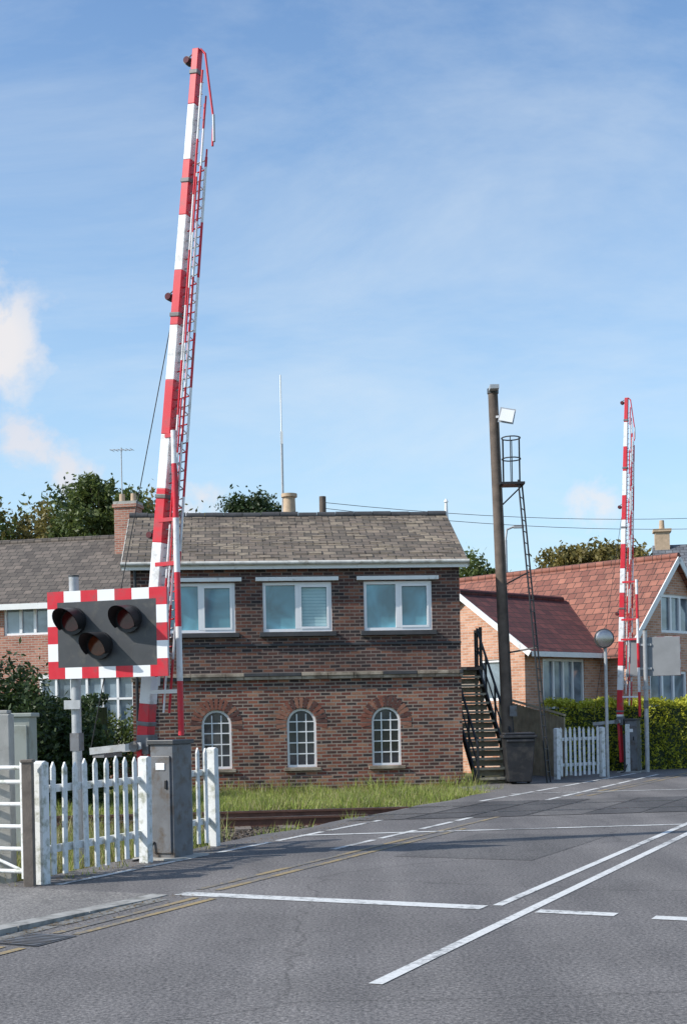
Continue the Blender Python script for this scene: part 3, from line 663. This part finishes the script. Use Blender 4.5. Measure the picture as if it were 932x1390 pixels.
wigwag((7.80,33.4,2.9),math.radians(180-20),.18,SIGNBK,1.34)
# ------------------------------------------------------------------ white picket fences
def picket(p0,p1,n,h,posts=(True,True),wp=.07):
    p0=Vector((*p0,0));p1=Vector((*p1,0)); d=(p1-p0).normalized(); nn=Vector((-d.y,d.x,0)); m=MB()
    for i in range(n):
        f=i/(n-1); p=p0.lerp(p1,f); end=(i==0 and posts[0]) or (i==n-1 and posts[1])
        w=.11 if end else wp; t=.11 if end else .022; hh=h+random.uniform(-.018,.018); zb=-.15 if end else .07+random.uniform(-.015,.015)
        tw=random.uniform(-.018,.018)
        A=[p-d*w/2,p+d*w/2,p+d*(w/2+tw),p+d*tw,p+d*(tw-w/2)]; zs=[zb,zb,hh-(.02 if end else .06),hh,hh-(.02 if end else .06)]
        F=[Vector((a.x,a.y,z))-nn*t/2 for a,z in zip(A,zs)]
        m.prism(F,nn*t,FENCEW)
    for z in (.32,.92): m.beam(p0+nn*.045+Vector((0,0,z)),p1+nn*.045+Vector((0,0,z)),.035,.075,FENCEW,ref=tuple(nn))
    return m.done('picket_fence',bevel=.003)
picket((-2.97,13.0),(-2.22,14.75),11,1.19)
picket((-1.93,15.75),(-1.63,16.5),5,1.22)
picket((4.9,30.7),(6.12,31.6),11,1.2)
picket((7.15,33.5),(7.75,34.9),7,1.2)
m=MB(); m.box((-3.43,13.35,.76),(.2,.2,1.82),CONC); m.box((-3.43,13.35,1.69),(.16,.16,.04),CONC); m.done('concrete_post',bevel=.01)
m=MB(); m.box((-3.06,12.85,.52),(.10,.10,1.36),WOOD); m.box((-3.06,12.85,1.21),(.12,.12,.03),WOOD); m.done('wooden_post',bevel=.006)
m=MB(); a=Vector((-3.16,13.05,0)); b=Vector((-5.6,14.0,0))
for z in (.12,.34,.56,.78,1.0,1.14): m.cyl(a+Vector((0,0,z)),b+Vector((0,0,z)),.022,FENCEW,n=8)
for k in (0,.5,1): p=a.lerp(b,k); m.cyl(p+Vector((0,0,.05)),p+Vector((0,0,1.2)),.026,FENCEW)
m.cyl(a+Vector((0,0,.12)),b+Vector((0,0,1.1)),.016,FENCEW)
m.done('field_gate')
m=MB(); m.box((-4.0,16.3,.75),(.40,.36,1.8),CREAM); m.box((-4.0,16.3,1.67),(.46,.42,.05),CREAM); m.box((-4.0,16.1,.8),(.34,.03,1.5),CREAM); m.box((-3.88,16.085,.9),(.03,.02,.14),BLACK)
m.done('relay_cabinet',bevel=.012)
# ------------------------------------------------------------------ floodlight pole with ladder
e=empty('floodlight_pole'); m=MB()
m.cyl((3.72,29.9,-.3),(3.50,29.9,8.75),.14,POLEW,.11,16); m.done('pole',e)
m=MB(); m.cyl((3.50,29.9,8.75),(3.50,29.9,8.86),.13,DGREY); m.box((3.50,29.75,8.83),(.2,.42,.09),LGREY)
m.beam((3.55,29.8,8.2),(3.72,29.72,8.2),.05,.05,LGREY)
m.prism([(3.56,29.62,8.05),(3.90,29.58,7.98),(3.98,29.66,8.33),(3.64,29.70,8.40)],(.02,.14,.03),LGREY)
m.prism([(3.59,29.605,8.09),(3.88,29.57,8.02),(3.95,29.635,8.30),(3.67,29.67,8.36)],(-.004,-.02,-.003),WHITEUP)
m.done('floodlight',e)
m=MB()
A=Vector((4.05,29.75,6.75)); B=Vector((4.52,29.4,-.15)); dd=Vector((.12,.30,0))
for s_ in (-.5,.5): m.cyl(A+dd*s_,B+dd*s_,.02,BLACK,n=8)
for i in range(27): p=A.lerp(B,(i+.5)/27); m.cyl(p-dd*.5,p+dd*.5,.013,BLACK,n=6)
m.done('ladder',e)
m=MB()
m.box((3.86,29.8,6.68),(.55,.5,.05),BLACK); m.beam((3.62,29.85,6.2),(4.1,29.8,6.65),.03,.04,BLACK)
for z in (7.25,7.72):
    pts=[Vector((3.87+.21*math.cos(t),29.8+.24*math.sin(t),z)) for t in [2*math.pi*i/14 for i in range(15)]]; m.tube(pts,.014,BLACK,6)
for i in range(6):
    t=2*math.pi*i/6+.3; m.cyl((3.87+.21*math.cos(t),29.8+.24*math.sin(t),6.7),(3.87+.21*math.cos(t),29.8+.24*math.sin(t),7.72),.011,BLACK,n=6)
m.beam((3.65,29.85,2.9),(4.32,29.5,3.0),.03,.03,BLACK); m.beam((3.6,29.85,4.4),(4.2,29.65,4.7),.025,.025,BLACK)
m.tube([Vector((3.60,29.76,8.1)),Vector((3.68,29.76,5)),Vector((3.76,29.75,2)),Vector((3.82,29.74,.3))],.012,BLACK,6)
m.box((3.79,29.73,1.6),(.16,.1,.24),GREY)
m.done('platform_and_cage',e)
m=MB(); m.cyl((5.6,45,-.2),(5.6,45,7.4),.07,LGREY,.05); m.tube([(5.6,45,7.4),(5.65,45,7.75),(5.9,45,7.85)],.035,LGREY); m.box((6.05,45,7.84),(.35,.16,.1),LGREY); m.done('street_lamp')
m=MB()
m.beam((3.82,29.2,.05),(3.82,29.2,1.0),.50,.52,BINP,.66,.68); m.box((3.82,29.2,1.04),(.74,.76,.07),BINP); m.box((3.82,29.2,1.10),(.66,.66,.05),BINP)
m.box((3.82,28.85,.95),(.6,.05,.06),BINP)
for s_ in (-.24,.24): m.cyl((3.82+s_-.03,29.42,.1),(3.82+s_+.03,29.42,.1),.1,BLACK,n=16)
m.done('wheelie_bin',bevel=.02)
m=MB(); c=Vector((6.1,31.0,3.25))
m.cyl((6.14,31.05,-.1),(6.14,31.05,3.2),.038,LGREY); m.cyl(c+Vector((0,.0,0)),c+Vector((0,-.05,0)),.23,DGREY,n=28)
for i in range(5):
    r0=.21*math.cos(i*.3); r1=.21*math.cos((i+1)*.3); m.cyl(c+Vector((0,-.05-.06*math.sin(i*.3),0)),c+Vector((0,-.05-.06*math.sin((i+1)*.3),0)),r0,RAILT,r1,28)
m.done('traffic_mirror')
m=MB(); a=Vector((4.0,34.2,0)); b=Vector((5.25,31.6,0)); d=(b-a).normalized(); an=math.atan2(d.y,d.x)
for i in range(20):
    p=a.lerp(b,(i+.5)/20); h=1.95-.5*(i/20); m.box(p+Vector((0,0,h/2-.1)),(.135,.022,h+.1),WOODF,an)
m.beam(a+Vector((0,0,1.98)),b+Vector((0,0,1.48)),.08,.05,WOODF,ref=(0,1,0))
m.done('wooden_fence')
e=empty('utility_pole'); m=MB(); m.cyl((-.43,34.4,-.2),(-.43,34.4,7.25),.11,POLEW,.09); m.cyl((15,44,-.2),(15,44,8.2),.14,POLEW,.1); m.done('poles',e)
m=MB()
for z0,z1 in ((7.1,8.0),(6.95,7.6)):
    pts=[]
    for i in range(15):
        f=i/14; p=Vector((-.43,34.4,z0)).lerp(Vector((15,44,z1)),f); p.z-=.55*4*f*(1-f)*.6; pts.append(p)
    m.tube(pts,.008,BLACK,5)
m.done('wires',e)
for x_,y_ in ((8.9,36.6),(9.4,37.6)):
    m=MB(); m.cyl((x_,y_,0),(x_,y_,.85),.06,BLACK,.055); m.cyl((x_,y_,.7),(x_,y_,.78),.064,WHITEUP); m.cyl((x_,y_,.85),(x_,y_,.92),.06,BLACK,.02); m.done('bollard')
# ------------------------------------------------------------------ vegetation
def hedge(name,a,b,w,h,n,size,mat,z0=-.15):
    a=np.array(a);b=np.array(b); d=b-a; L=np.linalg.norm(d); d=d/L; nn=np.array([-d[1],d[0]])
    f=rng.random(n)*L; face=rng.random(n)
    q=np.where(face<.45,-w/2,np.where(face<.6,w/2,rng.uniform(-w/2,w/2,n))); z=np.where(face<.6,z0+rng.random(n)*(h-z0),h)
    bump_=.05*np.sin(f*5)+.04*np.sin(f*13+z*7)
    q=q+rng.normal(0,.05,n)+bump_*np.sign(q); z=z+rng.normal(0,.05,n)*(face>.6)+bump_*(z>h-.1)
    C=np.stack([a[0]+d[0]*f+nn[0]*q,a[1]+d[1]*f+nn[1]*q,z],1)
    e=empty(name); quads_obj('foliage',leaf_quads(C,size),[mat],parent=e)
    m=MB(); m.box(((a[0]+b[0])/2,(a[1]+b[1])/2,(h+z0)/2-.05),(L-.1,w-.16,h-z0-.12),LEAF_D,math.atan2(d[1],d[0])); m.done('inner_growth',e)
hedge('hedge',(5.3,35.0),(10.8,35.6),1.0,1.75,16000,.045,LEAF_H)
hedge('hedge',(-14,27.2),(-4.8,26.6),1.2,1.95,16000,.06,LEAF_D)
def bush(name,blobs,n,size,mat):
    e=empty(name); quads_obj('foliage',leaf_quads(leaf_centres(blobs,n,60,.15),size),[mat],parent=e)
    m=MB()
    for b in blobs:
        for _ in range(5): m.cyl((b[0],b[1],-.15),(b[0]+random.uniform(-1,1)*b[3]*.7,b[1]+random.uniform(-1,1)*b[4]*.7,b[2]+b[5]*random.uniform(0,.7)),.04,BARK,.01,6)
    m.done('stems',e)
bush('shrub',[(-6.1,24.6,1.2,1.2,1.0,1.5),(-7.6,25.0,1.3,1.3,1.0,1.7),(-5.2,25.4,.9,.8,.8,1.0)],26000,.06,LEAF_D)
bush('shrub',[(-5.2,38.5,1.0,1.3,.8,1.1),(-7.5,38.3,.9,1.3,.8,1.0)],8000,.07,LEAF_G)
tree('deciduous_tree',-8.6,52,10,[(-9.8,52,9.4,1.3,1.4,1.3),(-8.3,52,9.5,1.2,1.3,1.2),(-7.5,52.5,9.0,1.2,1.2,1.1),(-9.5,52,10.5,.9,.8,.8)],9000,.11,LEAF_G,.2,30,.14)
tree('deciduous_tree',-4.0,62,10,[(-4.0,62,10.6,1.4,1.2,1.5),(-3.0,62,9.8,1.1,1.1,1.2),(-5.1,62,9.8,1.1,1.1,1.1)],20000,.10,LEAF_D,.22)
tree('deciduous_tree',5.9,57,8,[(5.7,57,6.9,1.0,1.2,1.5),(6.8,57,6.3,1.0,1.2,1.3),(4.8,57,6,1.0,1,1.2)],9000,.11,LEAF_G,.2)
tree('deciduous_tree',11.9,64,9,[(10.9,64,8.2,1.5,1.4,1.2),(12.6,64,8.4,1.8,1.4,1.3),(14.2,64,8.0,1.3,1.4,1.2)],15000,.13,LEAF_Y,.22)
bl_=[]
for i in range(19):
    x=-22+i*.85; bl_.append((x,62+random.uniform(-2,2),9.5+random.uniform(-.6,.8)+(.6 if i in(11,12) else 0),1.3,1.4,1.7))
    bl_.append((x+.3,63+random.uniform(-1,1),7.8,1.4,1.4,1.6))
V=leaf_quads(leaf_centres(bl_,75000,40,.18),.13); k=len(V)//4; cx=V.reshape(-1,4,3)[:,0]
quads_obj('background_trees',V,[LEAF_D,LEAF_G,LEAF_Y],((np.sin(cx[:,0]*1.3)+np.sin(cx[:,0]*.7+cx[:,2]*1.1)+rng.normal(0,.5,k))>.1).astype(int)+((np.sin(cx[:,0]*.9+2))>.4).astype(int))
bl_=[]
for i in range(70):
    an=2*math.pi*i/70+random.uniform(-.03,.03); r=random.uniform(115,140)
    bl_.append((r*math.sin(an),r*math.cos(an)+10,3.2,9,6,random.uniform(4,6.5)))
quads_obj('distant_treeline',leaf_quads(leaf_centres(bl_,45000,30,.2),.5),[LEAF_D])
# ------------------------------------------------------------------ world, sun, camera
el=math.radians(37); sx,sy=-.950,-.312
w=bpy.data.worlds.new('World'); sc.world=w; w.use_nodes=True; n=w.node_tree; bg=n.nodes['Background']
sky=n.nodes.new('ShaderNodeTexSky'); sky.sky_type='NISHITA'; sky.sun_disc=False; sky.sun_elevation=el; sky.sun_rotation=math.atan2(sx,sy)%(2*math.pi)
sky.air_density=1.0; sky.dust_density=.9; sky.ozone_density=2.0
tc=n.nodes.new('ShaderNodeTexCoord').outputs['Generated']
sp=n.nodes.new('ShaderNodeSeparateXYZ'); n.links.new(tc,sp.inputs[0])
def mth(op,a,b=None):
    x=n.nodes.new('ShaderNodeMath'); x.operation=op
    for i,v in enumerate((a,b)):
        if v is None: continue
        if isinstance(v,(int,float)): x.inputs[i].default_value=v
        else: n.links.new(v,x.inputs[i])
    return x.outputs[0]
zz=mth('ADD',mth('MAXIMUM',sp.outputs[2],0),.2)
cb=n.nodes.new('ShaderNodeCombineXYZ'); n.links.new(mth('DIVIDE',sp.outputs[0],zz),cb.inputs[0]); n.links.new(mth('DIVIDE',sp.outputs[1],zz),cb.inputs[1])
mp=n.nodes.new('ShaderNodeMapping'); mp.inputs['Rotation'].default_value=(0,0,.5); mp.inputs['Scale'].default_value=(.8,1.1,1); n.links.new(cb.outputs[0],mp.inputs[0])
wf=noise(n,mp.outputs[0],1.5,10,.64,.4)
wisp=ramp(n,wf,[(.42,(0,0,0,1)),(.70,(.42,.42,.42,1))])
c=mix(n,1.0,sky.outputs[0],(1.10,1.28,1.40,1),'MULTIPLY')
# thin high haze, denser towards the horizon
hz=ramp(n,sp.outputs[2],[(0,(.55,.55,.55,1)),(.16,(.42,.42,.42,1)),(.30,(.20,.20,.20,1)),(.5,(0,0,0,1))])
c=mix(n,hz,c,(4.3,5.7,6.4,1))
c=mix(n,wisp,c,(5.2,5.8,6.3,1))
def patch(c,dirv,r0,r1,col,scale,thr,amt=1):
    dv=Vector(dirv).normalized(); vd=n.nodes.new('ShaderNodeVectorMath'); vd.operation='DISTANCE'; vd.inputs[1].default_value=dv; n.links.new(tc,vd.inputs[0])
    m1=ramp(n,vd.outputs['Value'],[(r0,(1,1,1,1)),(r1,(0,0,0,1))])
    nf=noise(n,tc,scale,8,.6,.2); m2=mth('MULTIPLY',ramp(n,mth('ADD',nf,mth('MULTIPLY',mth('SUBTRACT',m1,.5),.5)),[(thr,(0,0,0,1)),(thr+.22,(1,1,1,1))]),mth('MULTIPLY',m1,amt))
    return mix(n,m2,c,(*col,1))
c=patch(c,(-.262,1,.285),.02,.085,(6.2,5.85,5.7),26,.5,.85)
c=patch(c,(-.235,1,.21),.01,.045,(6.2,5.5,5.3),34,.55,.6)
c=patch(c,(-.11,1,.16),.01,.05,(6.2,5.6,5.4),34,.58,.6)
c=patch(c,(.19,1,.15),.01,.05,(6.2,5.8,5.7),34,.6,.6)
c=patch(c,(-.20,1,.18),.01,.045,(6.2,5.5,5.3),34,.58,.6)
n.links.new(c,bg.inputs[0]); bg.inputs[1].default_value=.15
sl_=bpy.data.lights.new('sun','SUN'); sl_.energy=5.0; sl_.angle=math.radians(.5); sl_.color=(1,.95,.87)
so=bpy.data.objects.new('sun',sl_); sc.collection.objects.link(so)
so.rotation_euler=Vector((-sx*math.cos(el),-sy*math.cos(el),-math.sin(el))).to_track_quat('-Z','Y').to_euler()
cam=bpy.data.cameras.new('camera'); co=bpy.data.objects.new('camera',cam); sc.collection.objects.link(co)
cam.sensor_fit='HORIZONTAL'; cam.sensor_width=36; cam.lens=36*1805/932; cam.shift_y=275/932; cam.clip_start=.1; cam.clip_end=3000
co.matrix_world=Matrix.Translation((0,0,1.6))@Matrix.Rotation(math.radians(90),4,'X')@Matrix.Rotation(-.02,4,'Z')
sc.camera=co
sc.view_settings.view_transform='Standard'; sc.view_settings.look='None'; sc.view_settings.exposure=0
